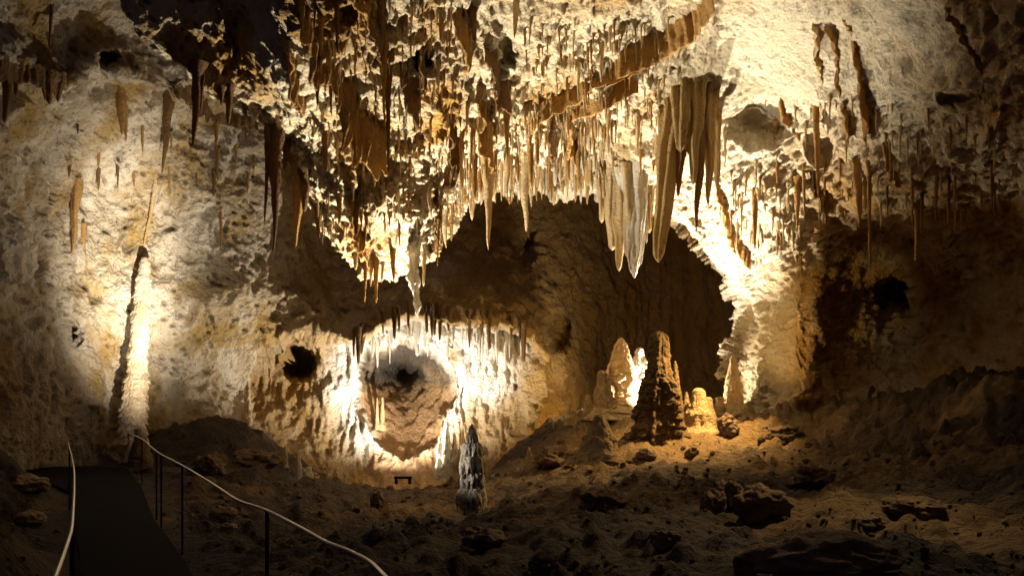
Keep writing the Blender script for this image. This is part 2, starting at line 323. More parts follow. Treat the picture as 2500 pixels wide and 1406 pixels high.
# ------------------------------------------------------------------ footpath lines (handrail height 1 m above the path)
def railpt(px, py, z=1.0):
    Y = (EYE - z) / ((py - HOR) * K); return at(px, py, Y)
railR = [(1030,1500),(940,1406),(905,1370),(850,1342),(800,1325),(740,1290),(650,1243),(580,1222),(520,1180),(445,1135),(385,1105),(350,1072),(312,1056),(280,1052)]
railL = [(110,1480),(135,1406),(158,1345),(176,1290),(181,1200),(181,1145),(174,1110),(166,1080)]
RR = np.array([railpt(*p) for p in railR]); RL = np.array([railpt(*p) for p in railL])
def xR(Y): return np.interp(Y, RR[:, 1], RR[:, 0])
def xL(Y): return np.interp(Y, np.r_[RL[:, 1], 24], np.r_[RL[:, 0], -15])

# ------------------------------------------------------------------ floor
FCp = [(50,1300,7),(0,1150,14),(0,1090,20),(-200,1100,17),(250,1095,24),(450,1100,24.5),(345,1085,24.5),(580,1035,26),(650,1100,25.5),(760,1205,26),(900,1232,26.5),(1000,1225,27),(1100,1222,27),(1000,1205,29.5),(900,1205,29.5),(1150,1190,29.5),(1000,1195,32),
       (1000,1300,14),(800,1250,15),(600,1160,20),(700,1330,9),(1000,1390,8),(1300,1060,28),(1390,1005,28),(1250,1150,22),(1250,1400,6.5),(1700,1400,6),(2300,1400,5.5),(2300,1250,8.5),(2300,1110,13),(2000,1110,16),(1700,1180,14),(1700,1100,17.5),(1620,1060,20),(1650,1020,22.5),
       (1500,1000,24),(1560,985,25.5),(1780,985,23.5),(1900,1010,21.5),(2050,1030,18.5),(2150,985,19.2),(2330,975,17),(2500,970,15),(2500,1080,11.5),(2800,1100,9),(1400,1200,14),(1500,1300,9),(1500,995,30),(1800,995,30),(1700,1010,26)]
fp = [at(*p) for p in FCp]
for yy in (1.5, 3, 5, 7, 10, 13, 17, 22):
    for xx in (xL(yy) - .3, xR(yy) + .2): fp.append(np.array([xx, yy, 0.0]))
fp += [np.array([6, 2, .5]), np.array([12, 5, 1.2]), np.array([-9, 4, .7]), np.array([-16, 14, 1.0]), np.array([0, 42, .2]), np.array([16, 40, 1.6]), np.array([-20, 36, .5]), np.array([-2, .5, 0])]
fp = np.array(fp)
hF = TPS(fp[:, :2], fp[:, 2], 8, 4e-3)
ang = np.linspace(-1.02, 1.02, 760); rad = np.geomspace(1.2, 46, 430)
R2, A2 = np.meshgrid(rad, ang, indexing='ij'); fx = R2 * np.sin(A2); fy = R2 * np.cos(A2)
fz = hF(fx, fy)
pf = np.stack([fx, fy, fz], 2).reshape(-1, 3)
onp = np.minimum(pf[:, 0] - xL(pf[:, 1]), xR(pf[:, 1]) - pf[:, 0])               # >0 on the path
far = sstep(.05, -.9, onp)
dd = .26 * fbm(pf, .55, 3, 205) + .06 * (ridged(pf, 1.1, 3, 206) - 1.1) + .055 * fbm(pf, 3.5, 4, 207) - .10 * sstep(.5, .1, worley(pf, 1.6, 31)) + .10 * sstep(.45, .1, worley(pf, 2.6, 32))
dd = dd * (1 + .9 * sstep(3, 9, pf[:, 0]) * sstep(9, 14, pf[:, 1]))
pf[:, 2] = pf[:, 2] * far + far * dd - .05 * (1 - far)
Ff = grid_faces(len(rad), len(ang))
m0 = at(1660, 1060, 20.5)
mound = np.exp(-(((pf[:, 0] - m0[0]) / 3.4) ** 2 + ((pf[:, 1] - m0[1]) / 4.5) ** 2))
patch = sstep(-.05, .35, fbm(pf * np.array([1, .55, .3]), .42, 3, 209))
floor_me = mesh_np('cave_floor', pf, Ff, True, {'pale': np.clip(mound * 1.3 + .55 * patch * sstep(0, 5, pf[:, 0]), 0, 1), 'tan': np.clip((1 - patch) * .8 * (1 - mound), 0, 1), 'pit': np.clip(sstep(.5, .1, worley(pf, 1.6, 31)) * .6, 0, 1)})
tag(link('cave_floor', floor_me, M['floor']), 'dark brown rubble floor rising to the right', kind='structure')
bvF = BVHTree.FromPolygons(pf.tolist(), Ff.tolist())
yy = np.linspace(1.2, 23, 90); xs = np.linspace(0, 1, 9)
V = np.array([[xL(y) + (xR(y) - xL(y)) * x + .06 * (1 - 2 * x), y, .02 - .02 * (2 * x - 1) ** 2] for y in yy for x in xs])
tag(link('footpath', mesh_np('footpath', V, grid_faces(90, 9)), M['path']), 'dark paved footpath between the two handrails', kind='structure')

ORG = Vector((0, 0, EYE))
def cast(px, py, bv):
    h = bv.ray_cast(ORG, Vector(((px - 1250) * K, 1, (HOR - py) * K)).normalized())
    return np.array(h[0]) if h[0] is not None else None
def floor_z(x, y):
    h = bvF.ray_cast(Vector((x, y, 20)), Vector((0, 0, -1))); return h[0].z if h[0] else 0.0

# ------------------------------------------------------------------ formations
cnt = [0]
def seed():
    cnt[0] += 1; return cnt[0]
def stal_mesh(L, r, tipr=.25, lean=0.0, bumpy=.2, root=.25, flute=0, n=10, rings=None, power=.8, sd=0, knots=0.0, flare=.8):
    """hanging cone with its root at the origin, tip L below"""
    rings = rings or int(np.clip(L / .06, 12, 60))
    z = np.linspace(-root, L, rings); tt = np.clip(z / L, 0, 1)
    rr = r * (tipr + (1 - tipr) * (1 - tt) ** power) * np.where(tt > .94, np.sqrt(np.clip((1.0 - tt) / .06, .02, 1)), 1)
    rr = np.where(z < 0, r * (1 + flare * (-z / max(root, 1e-3)) ** 1.2), rr)
    a = np.linspace(0, 2 * np.pi, n, endpoint=False)
    Z, Aa = np.meshgrid(z, a, indexing='ij'); Rr = np.repeat(rr[:, None], n, 1)
    q = np.stack([np.cos(Aa) * 1.1 + sd * 3.7, np.sin(Aa) * 1.1 + sd * 1.3, Z * (1.2 / max(r * 6, .12))], 2).reshape(-1, 3)
    Rr = Rr * (1 + bumpy * 2 * fbm(q, 1.0, 3, 301).reshape(Rr.shape))
    if knots: Rr = Rr * (1 + knots * np.maximum(0, perlin(q * np.array([2.2, 2.2, 3.0]), 305)).reshape(Rr.shape) * 2.5)
    if flute: Rr = Rr * (1 + .2 * np.sin(Aa * flute + 1.5 * np.sin(Z * 1.3 + sd)))
    w = perlin(np.stack([z * .9 + sd * 5.1, z * 0 + sd, z * 0], 1), 9) * r * .35
    x = Rr * np.cos(Aa) + (lean * np.clip(z, 0, None) / L)[:, None] + w[:, None]; y = Rr * np.sin(Aa) + w[:, None] * .5
    V = np.stack([x, y, -Z], 2).reshape(-1, 3)
    return mesh_np('stalactite', V, grid_faces(rings, n, True)[:, ::-1])
def stalactite(px, py, tx, ty, wpx, mat, label, bv=None, group=None, flute=0, tipr=.25, power=.8, bumpy=.2, knots=0.0, parent=None, name='stalactite', n=10, root=.25, flare=None):
    bv = bv or bvC; h = cast(px, py, bv)
    if h is None: return None
    Y = h[1]; L = max((ty - py) * K * Y, .08); r = max(wpx * .5 * K * Y, .012)
    me = stal_mesh(L, r, tipr, (tx - px) * K * Y, bumpy, min(root, L * .5 + .05), flute, n, None, power, seed(), knots, (.2 if bv is bvW else .8) if flare is None else flare)
    o = link(name, me, M[mat], parent); o.location = h if parent is None else h - np.array(parent.location)
    if parent is None: tag(o, label, 'stalactite', group)
    return o
def drapery_obj(path, hang, mat, label, bv=None, thick=.07, wave=.05, spikes=.35, group=None, name='drapery', ramp=True, cat='drapery', sw=0.0):
    """curtain of calcite: path of photo points on the rock, hanging length in metres at each"""
    bv = bv or bvC
    pts = [cast(p[0], p[1], bv) for p in path]
    ok_ = [(p, h) for p, h in zip(pts, hang) if p is not None]
    if len(ok_) < 2: return None
    pts = np.array([p for p, _ in ok_]); hang = np.array([h for _, h in ok_], float)
    kk = np.r_[0, np.cumsum(np.linalg.norm(np.diff(pts, axis=0), axis=1))]; n = int(np.clip(kk[-1] / .035, 24, 160)); m = 30; sd = seed()
    sI = np.linspace(0, kk[-1], n); base = np.stack([np.interp(sI, kk, pts[:, i]) for i in range(3)], 1); hl = np.interp(sI, kk, hang)
    v1 = np.stack([sI * 1.0, sI * 0 + sd * 2.3, sI * 0], 1)
    hl = hl * (1 + spikes * (np.abs(perlin(v1 * 2.6, 71)) * 2 - .5) + spikes * .5 * perlin(v1 * 7, 72))
    tan = np.gradient(base, axis=0); tan[:, 2] = 0; tan /= np.linalg.norm(tan, axis=1)[:, None] + 1e-6; nrm = np.stack([-tan[:, 1], tan[:, 0], tan[:, 2] * 0], 1)
    tt = np.linspace(0, 1, m); rows = []
    for side in (1, -1):
        P = np.zeros((m, n, 3))
        for j, q in enumerate(tt):
            sway = wave * q * np.sin(sI * 5.5 + sd + 1.1 * np.sin(sI * 2.1)) + min(wave, .03) * .9 * np.sin(sI * 21 + 2.2 * np.sin(sI * 3.3 + sd)) * min(1, q * 3)
            th = thick * (1 - .75 * q) * (1 + .5 * perlin(np.stack([sI * 6 + sd, sI * 0, sI * 0 + q * .6], 1), 73)) * np.clip(np.minimum(np.arange(n), n - 1 - np.arange(n)) / 3.0, .15, 1)
            P[j] = base + nrm * (sway + side * th)[:, None]; P[j, :, 2] -= hl * q - .2 * (1 - q)
        rows.append(P)
    V = np.concatenate([rows[0].reshape(-1, 3), rows[1].reshape(-1, 3)]); f1 = grid_faces(m, n); f2 = f1[:, ::-1] + m * n
    e = [];
    i0 = np.arange(n - 1); b0 = (m - 1) * n
    e.append(np.stack([b0 + i0, b0 + i0 + 1, m * n + b0 + i0 + 1, m * n + b0 + i0], 1)); e.append(np.stack([i0 + 1, i0, m * n + i0, m * n + i0 + 1], 1))
    j0 = np.arange(m - 1)
    e.append(np.stack([j0 * n, (j0 + 1) * n, m * n + (j0 + 1) * n, m * n + j0 * n], 1)); e.append(np.stack([(j0 + 1) * n + n - 1, j0 * n + n - 1, m * n + j0 * n + n - 1, m * n + (j0 + 1) * n + n - 1], 1))
    dn = fbm(V * np.array([1, 1, .5]) + sd, 2.2, 4, 74); V = V + np.tile(np.tile(nrm, (m, 1)), (2, 1)) * (dn * .09)[:, None]
    c0 = base.mean(0)
    o = link(name, mesh_np(name, V - c0, np.concatenate([f1, f2] + e)), M[mat]); o.location = c0
    return tag(o, label, cat, group)
def mite_mesh(prof, n=40, rings=90, bumpy=.11, tier=.0, tiern=10, fine=.06, sd=0, lean=0.0, knots=0.0, leany=0.0):
    """standing form; prof = [(height, radius)], base at the origin"""
    prof = np.array(prof, float); H = prof[-1, 0]; z = np.linspace(prof[0, 0], H, rings); rr = np.interp(z, prof[:, 0], prof[:, 1])
    a = np.linspace(0, 2 * np.pi, n, endpoint=False); Z, Aa = np.meshgrid(z, a, indexing='ij')
    S = max(prof[:, 1].max(), .05)
    q = np.stack([np.cos(Aa) * 1.2 + sd * 3.1, np.sin(Aa) * 1.2 - sd, Z / S * .9], 2).reshape(-1, 3)
    k1 = fbm(q, .9, 3, 401).reshape(Z.shape); k2 = fbm(q, 4.5, 3, 402).reshape(Z.shape)
    f = 1 + bumpy * 2 * k1 + fine * 2 * k2
    pit = np.zeros(Z.shape)
    if tier:
        ph = (Z / H * tiern + .55 * k1 + .25 * perlin(q * np.array([2.5, 2.5, .2]), 403).reshape(Z.shape)) % 1.0
        f = f * (1 + tier * (np.sqrt(1 - ph) - .45) + tier * .35 * (1 - ph) * perlin(q * np.array([6, 6, .5]), 404).reshape(Z.shape)); pit = sstep(.86, 1.0, ph)
    if knots: f = f + knots * sstep(.45, .1, worley(q, 3.2, 405)).reshape(Z.shape)
    Rr = rr[:, None] * f; Rr[-1] = .002
    V = np.stack([Rr * np.cos(Aa) + lean * Z / H, Rr * np.sin(Aa) + leany * Z / H, Z], 2).reshape(-1, 3)
    return mesh_np('stalagmite', V, grid_faces(rings, n, True), True, {'pit': pit.ravel() * .8})
def cone(H, r, tip=.16, shoulder=.75):
    return [(-.25, r * 1.7), (0, r * 1.2), (H * .05, r * 1.0), (H * .12, r * .88), (H * .4, r * shoulder), (H * .7, r * (shoulder * .6)), (H * .92, r * (tip + .08)), (H * .98, r * tip * .8), (H, 0)]
def stalagmite(px, base_y, top_y, wpx, Y, mat, label, group=None, prof=None, name='stalagmite', cat='stalagmite', parent=None, **kw):
    p = at(px, base_y, Y); H = (base_y - top_y) * K * Y; r = wpx * .5 * K * Y
    me = mite_mesh(prof(H, r) if prof else cone(H, r), sd=seed(), **kw)
    o = link(name, me, M[mat], parent); o.location = p if parent is None else p - np.array(parent.location)
    return tag(o, label, cat, group) if parent is None else o

# ---- named hanging formations
S = stalactite
S(481,185,472,360,24,'brown','long dark stalactite tapering below the corner of the dark ceiling slab',tipr=.15)
S(494,190,490,270,15,'brown','short dark stalactite just right of the long dark one under the slab corner')
S(560,240,558,304,18,'brown','dark stubby stalactite midway along the edge of the dark slab')
S(598,262,600,280,16,'brown','smallest dark stalactite nub on the edge of the dark slab')
S(540,232,540,258,12,'brown','tiny dark spike left of the stubby one on the slab edge')
S(655,305,647,550,16,'brown','thin dark needle stalactite beside the longest dark stalactite',tipr=.12)
S(676,318,667,622,34,'brown','longest dark stalactite on the ragged left edge of the ceiling',tipr=.08,flute=4,power=1.1)
S(700,370,694,415,16,'brown','short dark spike close beside the longest dark stalactite')
S(728,415,722,605,34,'ochre','brown fluted stalactite ending above the pale wall, right of the longest dark one',tipr=.12,flute=4)
S(748,445,744,520,26,'brown','dark wedge stalactite behind the brown fluted one')
S(775,520,778,585,18,'brown','short dark stalactite on the ceiling edge left of the pendant tip')
S(412,240,396,426,30,'brown','dark leaning stalactite hanging from the wall ledge straight above the tower stalagmite',bvW,tipr=.12,power=1.2)
S(292,232,300,330,24,'ochre','ochre twin stalactite under the wall ledge, the thicker of the pair',bvW)
S(306,262,307,346,12,'ochre','ochre twin stalactite under the wall ledge, the thinner of the pair',bvW)
S(186,458,178,628,22,'ochre','tall ochre stalactite against the brightest part of the left wall',bvW,tipr=.12,power=.9,flute=4,n=16)
S(204,566,201,650,14,'ochre','slim ochre stalactite with a knobby head beside the tall ochre one',bvW,tipr=.3)
S(380,445,352,604,9,'cream','thin pale calcite thread on the wall between the tower tip and the leaning dark stalactite',bvW,tipr=.5)
S(126,20,120,130,9,'brown','lone thin dark stalactite high on the dim upper left wall',bvW)
S(18,170,12,302,30,'brown','dark thick stalactite at the left border under the dark ledge',bvW,tipr=.2)
S(40,172,38,235,16,'brown','shorter dark stalactite next to the thick one under the left ledge',bvW)
S(115,205,120,255,26,'brown','dark blunt stalactite at the end of the left ledge',bvW)
S(148,200,140,250,22,'brown','dark ragged stalactite at the very tip of the left ledge',bvW)
S(538,520,541,610,10,'ochre','thin vertical drip stalactite on the mottled wall right of the bright patch',bvW)
S(892,640,890,738,11,'ochre','slender stalactite leftmost in the bunch under the pendant tip')
S(918,635,918,740,16,'ochre','longest stalactite in the bunch under the pendant tip',tipr=.3)
S(906,640,905,700,12,'cream','pale stalactite between the two long ones under the pendant tip')
S(935,640,932,692,10,'cream','short pale stalactite right of the longest one under the pendant tip')
S(958,620,962,692,13,'ochre','ochre stalactite rightmost in the bunch under the pendant tip')
S(868,625,868,660,14,'cream','stubby pale stalactite on the left flank of the pendant tip')
S(1010,600,1018,776,26,'white','white popcorn crusted stalactite reaching down to the top of the alcove',knots=.8,bumpy=.34,tipr=.12,power=.7,n=22,flare=.1)
S(1036,600,1034,700,13,'cream','beaded thin stalactite just right of the popcorn crusted one',knots=.5,bumpy=.25)
S(1070,560,1068,652,7,'ochre','needle thin stalactite hanging over the dark gap near the pendant')
S(1085,528,1089,606,17,'cream','crooked pale stalactite on the edge right of the pendant',tipr=.15)
S(1104,500,1103,590,9,'ochre','straight thin ochre stalactite right of the crooked pale one')
S(1122,485,1124,540,11,'cream','short pale stalactite between the crooked one and the long fringe stalactite')
S(1188,390,1195,612,34,'cream','longest stalactite hanging from the fringe over the dark chamber',tipr=.06,power=.9)
S(1284,395,1284,566,26,'cream','second longest pale stalactite of the fringe, above the dark hole',tipr=.2,power=.8)
S(950,165,947,428,16,'brown','long dark needle stalactite crossing the bright face of the pendant',tipr=.15)
S(1530,150,1528,260,10,'brown','thin dark stalactite in front of the diagonal brown slab')
S(1262,0,1255,95,18,'cream','pale ribbon stalactite at the top beside the dark recess')
S(1150,20,1158,110,26,'brown','dark brown stalactite at the top centre')
S(925,0,930,78,30,'brown','thick brown stalactite cut by the top border')
S(735,-20,738,70,18,'ochre','reddish stalactite at the top left of the bright ceiling')
S(2092,415,2097,556,17,'ochre','ochre stalactite in front of the dark right wall, the shorter of two',tipr=.15)
S(2122,420,2124,662,11,'ochre','very long thin ochre stalactite in front of the dark right wall',tipr=.25,power=.6)
S(2240,505,2236,640,14,'ochre','faint grey drip stalactite on the dim right wall beside the ochre needle')
S(1992,270,1998,480,18,'ochre','ochre stalactite below the right recess')
S(1895,320,1898,450,16,'ochre','ochre stalactite at the lower lip of the lit recess')
S(1735,330,1740,420,14,'ochre','orange drip right of the big clustered stalactites')
S(1845,480,1842,612,16,'ochre','brown stalactite on the white face of the pillar')
S(1948,455,1946,560,14,'ochre','brown stalactite above the pitted top of the pillar')
S(1555,280,1556,372,12,'cream','pale drip in front of the white ceiling left of the cluster')
S(1575,470,1578,595,16,'white','white knobbly stalactite at the right end of the glowing curtain',knots=.3)

# ---- the two fused clusters
def cluster(name, rx, ry, label, cat, spikes, bv=None):
    h = cast(rx, ry, bv or bvC); root = empty(name, h); tag(root, label, cat)
    for sp in spikes:
        o = stalactite(sp[0], sp[1], sp[2], sp[3], sp[4], sp[5], None, flute=sp[6], tipr=sp[7], parent=root, name='spike', n=44, root=.5, flare=.4, bumpy=.16, power=sp[8])
    return root
cluster('stalactite_cluster', 1680, 230, 'massive cluster of fused fluted stalactites hanging above the arch', 'stalactite', [
    (1640,262,1607,640,58,'tawny',7,.34,.75),(1662,225,1662,372,48,'tawny',6,.3,.7),(1672,240,1654,485,36,'brown',4,.12,.9),(1702,222,1690,452,46,'tawny',6,.2,.8),
    (1716,232,1700,562,36,'brown',6,.12,1.0),(1732,240,1728,500,40,'tawny',6,.15,.9),(1690,250,1684,380,34,'brown',3,.2,.8),(1748,280,1752,470,28,'tawny',3,.15,.8)])
cluster('stalactite_curtain', 1530, 440, 'glowing white curtain of fused stalactites left of the big brown cluster', 'stalactite', [
    (1468,430,1468,545,18,'cream',3,.4,.6),(1490,440,1496,612,34,'cream',3,.3,.5),(1512,445,1512,664,40,'cream',4,.14,.6),(1535,450,1534,630,40,'cream',3,.2,.6),
    (1552,450,1550,680,44,'white',4,.14,.6),(1565,455,1562,652,32,'white',3,.2,.6),(1528,455,1541,668,26,'white',3,.15,.6),(1588,470,1586,570,20,'cream',3,.3,.6)])

# ---- draperies
D = drapery_obj
D([(800,110),(840,200),(885,270),(930,330),(952,372)],[.5,.9,1.0,.8,.3],'ochre','long brown drapery slanting down across the bright pendant')
D([(745,30),(775,110),(800,170)],[.4,.7,.3],'ochre','reddish drapery at the upper left of the pendant')
D([(1745,-30),(1690,30),(1610,85),(1505,140)],[.5,.6,.62,.5],'ochre','broad smooth brown slab drapery slanting at the top right of centre',spikes=.08,wave=.03,thick=.1)
D([(1640,60),(1560,140),(1480,190)],[.3,.35,.25],'ochre','narrow diagonal drapery just below the broad brown slab',spikes=.15,wave=.03)
D([(1560,195),(1470,240),(1390,275)],[.28,.32,.25],'ochre','middle of the parallel diagonal draperies above the white ceiling',spikes=.15,wave=.03)
D([(1480,170),(1400,215),(1330,260),(1290,300)],[.3,.4,.4,.25],'ochre','diagonal brown drapery above the middle of the fringe',spikes=.2,wave=.04)
D([(1190,110),(1215,170),(1240,235)],[.4,.75,.5],'brown','dark fin shaped drapery left of the pale ribbon')
D([(1170,200),(1180,280),(1195,340)],[.4,.8,.9],'ochre','brown drapery above the longest fringe stalactite')
D([(1100,290),(1110,350),(1090,430)],[.4,.9,.5],'brown','dark drapery between the pendant and the fringe')
D([(1340,240),(1345,300),(1352,350)],[.4,.7,.5],'brown','brown drapery above the right half of the fringe')
D([(1385,260),(1395,330),(1400,370)],[.3,.7,.5],'ochre','ochre drapery near the right end of the fringe')
D([(990,170),(1010,230),(1020,280)],[.3,.7,.4],'brown','dark fin drapery right of the long dark needle')
D([(1040,90),(1030,150),(1000,200)],[.4,.6,.3],'brown','dark leaf shaped drapery in the upper middle of the ceiling')
D([(1110,20),(1140,80),(1150,130)],[.4,.7,.3],'ochre','ochre drapery near the top centre')
D([(905,40),(930,90),(960,120)],[.4,.5,.3],'brown','dark drapery near the top left of the bright ceiling')
D([(700,90),(715,180),(735,250)],[.3,.5,.3],'ochre','ochre drapery on the shaded left flank of the ceiling')
D([(850,480),(875,560),(900,620)],[.3,.5,.3],'ochre','thin brown drapery along the lower left of the pendant')
D([(1060,470),(1065,540),(1055,590)],[.3,.7,.4],'brown','dark drapery on the right edge of the pendant')
D([(2050,-40),(2075,80),(2100,200),(2115,330)],[.10,.14,.2,.35],'ochre','orange flowing drapery, longest on the right ceiling',spikes=.2,thick=.05, wave=.02)
D([(2020,60),(2045,160),(2060,260),(2070,330)],[.1,.14,.2,.3],'ochre','thin orange drapery beside the longest one on the right ceiling',spikes=.2,thick=.04, wave=.02)
D([(1990,60),(2000,180),(2010,300)],[.1,.15,.25],'cream','pale drapery left of the orange ones on the right ceiling',spikes=.2,thick=.04, wave=.02)
D([(2300,-40),(2335,60),(2385,140),(2400,230)],[.15,.2,.15,.15],'ochre','dark brown drapery at the far upper right',spikes=.2,thick=.05, wave=.02)
D([(2150,330),(2175,390),(2195,430)],[.2,.4,.3],'ochre','ochre drapery at the edge of the shadow on the right',spikes=.3)
D([(1900,240),(1930,285),(1955,330)],[.25,.35,.2],'ochre','tongue shaped drapery on the rim of the lit recess',spikes=.15)
D([(1755,440),(1770,520),(1795,600)],[.25,.4,.3],'ochre','orange drapery running down the arch right of the big cluster',spikes=.2)
D([(1985,420),(2000,470),(2020,520)],[.3,.5,.3],'brown','shadowed drapery above the dark right wall')
D([(430,205),(500,255),(560,275),(630,290)],[.35,.45,.6,.45],'brown','ragged brown drapery along the ledge at the back left',bvW,spikes=.5)
D([(0,150),(60,165),(110,185),(150,200)],[.6,.35,.5,.4],'brown','dark drapery along the ledge at the upper left border',bvW,spikes=.5)
D([(1790,560),(1815,600),(1830,650)],[.3,.5,.2],'ochre','brown streak drapery on the white pillar top',spikes=.2)

# ---- crowds of smaller stalactites
def scatter(n, xr, yr, wr, Lr, mats, labels, group, bv=None, mind=6, **kw):
    done = []; tries = 0
    while len(done) < n and tries < n * 40:
        tries += 1; px = random.uniform(*xr); py = yr(px, random.random()) if callable(yr) else random.uniform(*yr)
        if any(abs(px - a) < mind and abs(py - b) < mind * 2.5 for a, b in done): continue
        k = random.random() ** 1.6; Lp = Lr[0] + (Lr[1] - Lr[0]) * k; w = random.uniform(*wr) * (.7 + .5 * k)
        if w > Lp * .5: w = Lp * .5
        i = random.randrange(len(mats))
        lab = labels[0] if k < .33 else labels[1]
        if stalactite(px, py, px + random.uniform(-2, 2), py + Lp, w, mats[i], lab, bv, group, tipr=random.uniform(.15, .5), power=random.uniform(.5, 1), n=8, **kw) is not None: done.append((px, py))
edgeF = lambda px: np.interp(px, [1100,1130,1200,1290,1360,1420,1470], [500,478,455,452,462,440,448])
scatter(78, (1105, 1475), lambda px, r: edgeF(px) - 4 - 62 * r, (8, 15), (30, 75), ['cream', 'cream', 'ochre', 'white'],
        ['short cream stalactite packed in the fringe over the dark chamber', 'slender cream stalactite packed in the fringe over the dark chamber'], 'fringe over the dark chamber', mind=5)
scatter(34, (1110, 1500), lambda px, r: 250 + 130 * r, (8, 17), (40, 120), ['ochre', 'cream', 'brown'],
        ['short brown stalactite on the ceiling behind the fringe', 'long brown stalactite on the ceiling behind the fringe'], 'stalactites above the fringe', mind=8)
scatter(30, (760, 1110), lambda px, r: 20 + 480 * r, (7, 16), (30, 110), ['ochre', 'brown', 'cream'],
        ['small brown stalactite on the bright pendant ceiling', 'longer brown stalactite on the bright pendant ceiling'], 'stalactites on the pendant', mind=14)
scatter(22, (1290, 1620), lambda px, r: 60 + 300 * r, (6, 12), (30, 95), ['ochre', 'cream'],
        ['small drip stalactite among the diagonal draperies', 'longer drip stalactite among the diagonal draperies'], 'drips among the draperies', mind=14)
scatter(24, (1960, 2440), lambda px, r: 385 + 110 * r, (5, 10), (40, 130), ['ochre', 'brown'],
        ['small dim stalactite on the shadowed right wall', 'thin dim stalactite on the shadowed right wall'], 'dim stalactites at right', mind=10)
scatter(18, (90, 640), lambda px, r: 290 + 150 * r, (6, 11), (25, 60), ['ochre', 'brown'],
        ['tiny ochre drip on the speckled left wall', 'small ochre drip on the speckled left wall'], 'drips on the left wall', bv=bvW, mind=14)
arcF = lambda px: np.interp(px, [860,900,955,1000,1100,1200,1262,1300], [850,818,788,772,786,796,808,835])
scatter(44, (880, 1290), lambda px, r: arcF(px) + 6 + 14 * r, (7, 12), (28, 85), ['white'],
        ['short white stalactite in the bright row along the alcove rim', 'long white stalactite in the bright row along the alcove rim'], 'white stalactites on the alcove rim', bv=bvW, mind=4)

scatter(18, (860, 1330), lambda px, r: arcF(px) - 14 - 12 * r, (9, 15), (40, 85), ['brown'],
        ['short dark stalactite silhouetted against the glowing alcove rim', 'long dark stalactite silhouetted against the glowing alcove rim'], 'dark stalactites on the alcove rim', bv=bvW, mind=8)

def straws():
    Vs, Fs, Mi, off = [], [], [], 0
    zones = [(360, lambda: (random.uniform(1100, 1480), None), (18, 60), (4, 8)), (240, lambda: (random.uniform(740, 1130), random.uniform(10, 560)), (16, 60), (4, 8)),
             (170, lambda: (random.uniform(1280, 1640), random.uniform(40, 400)), (18, 70), (4, 8)), (100, lambda: (random.uniform(1720, 2440), random.uniform(230, 520)), (18, 85), (4, 8)), (60, lambda: (random.uniform(1780, 1960), random.uniform(430, 640)), (18, 60), (4, 8))]
    for n, f, Lr, wr in zones:
        for _ in range(n):
            px, py = f()
            if py is None: py = edgeF(px) - 4 - 190 * random.random() ** 1.5
            h = cast(px, py, bvC)
            if h is None: continue
            Lw = (Lr[0] + (Lr[1] - Lr[0]) * random.random() ** 2) * K * h[1]; r = random.uniform(*wr) * .5 * K * h[1]
            z = np.linspace(-.12, Lw, 9); t_ = np.clip(z / Lw, 0, 1); rr = r * (.3 + .7 * (1 - t_)) * np.where(z < 0, 1.5, 1) * RNG.uniform(.75, 1.25, 9); rr[-1] *= .3
            a = np.linspace(0, 6.283, 6, endpoint=False); ox = np.cumsum(RNG.normal(0, r * .12, 9))
            Vs.append(np.stack([rr[:, None] * np.cos(a) + ox[:, None], rr[:, None] * np.sin(a), np.repeat(-z[:, None], 6, 1)], 2).reshape(-1, 3) + h)
            g = grid_faces(9, 6, True)[:, ::-1]; Fs.append(g + off); off += 54; Mi.append(np.full(len(g), random.choice([0, 0, 1])))
    me = mesh_np('soda_straws', np.concatenate(Vs), np.concatenate(Fs)); o = link('soda_straws', me, M['cream']); me.materials.append(M['ochre'])
    me.polygons.foreach_set('material_index', np.concatenate(Mi).astype(np.int32))
    tag(o, 'countless thin calcite straws bristling all over the ceiling', 'soda straws', kind='stuff')
straws()

# ---- standing formations
def tower_prof(H, r):
    return [(-.3, r * 1.15), (0, r * 1.05), (H * .06, r * 1.0), (H * .12, r * .93), (H * .22, r * .9), (H * .29, r * .93), (H * .33, r * .74), (H * .45, r * .70), (H * .6, r * .68), (H * .75, r * .64), (H * .86, r * .58), (H * .885, r * .46), (H * .95, r * .40), (H * .985, r * .26), (H, 0)]
stalagmite(322, 1060, 604, 60, 24.4, 'tower', 'tall cream tower stalagmite with scalloped tiers against the bright left wall', prof=tower_prof, n=120, rings=520, bumpy=.10, fine=.03, tier=.2, tiern=21, lean=-.18, leany=1.3)
def big_prof(H, r):
    return [(-.3, r * 1.35), (0, r * 1.1), (H * .15, r * .92), (H * .35, r * .76), (H * .5, r * .64), (H * .62, r * .48), (H * .72, r * .40), (H * .9, r * .34), (H * .96, r * .25), (H, 0)]
stalagmite(1608, 1085, 806, 124, 19.6, 'dusky', 'largest dark tiered stalagmite standing on the orange mound', prof=big_prof, n=80, rings=200, tier=.08, tiern=13, bumpy=.16, fine=.10, knots=.06)
stalagmite(1648, 1075, 880, 50, 19.9, 'dusky', 'shoulder stalagmite fused to the right flank of the largest dark one', n=40, rings=80, tier=.1, tiern=7)
stalagmite(1517, 1005, 824, 104, 24.0, 'cream', 'pointed pale brown stalagmite, tallest left of the largest dark one', prof=lambda H, r: cone(H, r, .16, .82), n=56, rings=130, tier=.1, tiern=10, knots=.05)
stalagmite(1470, 1005, 904, 48, 23.7, 'stalagmite', 'blunt stalagmite on the left shoulder of the pointed pale one', prof=lambda H, r: cone(H, r, .4, .9), n=40, rings=70)
stalagmite(1494, 1003, 886, 40, 23.6, 'stalagmite', 'low peak between the blunt stalagmite and the pointed pale one', n=40, rings=70)
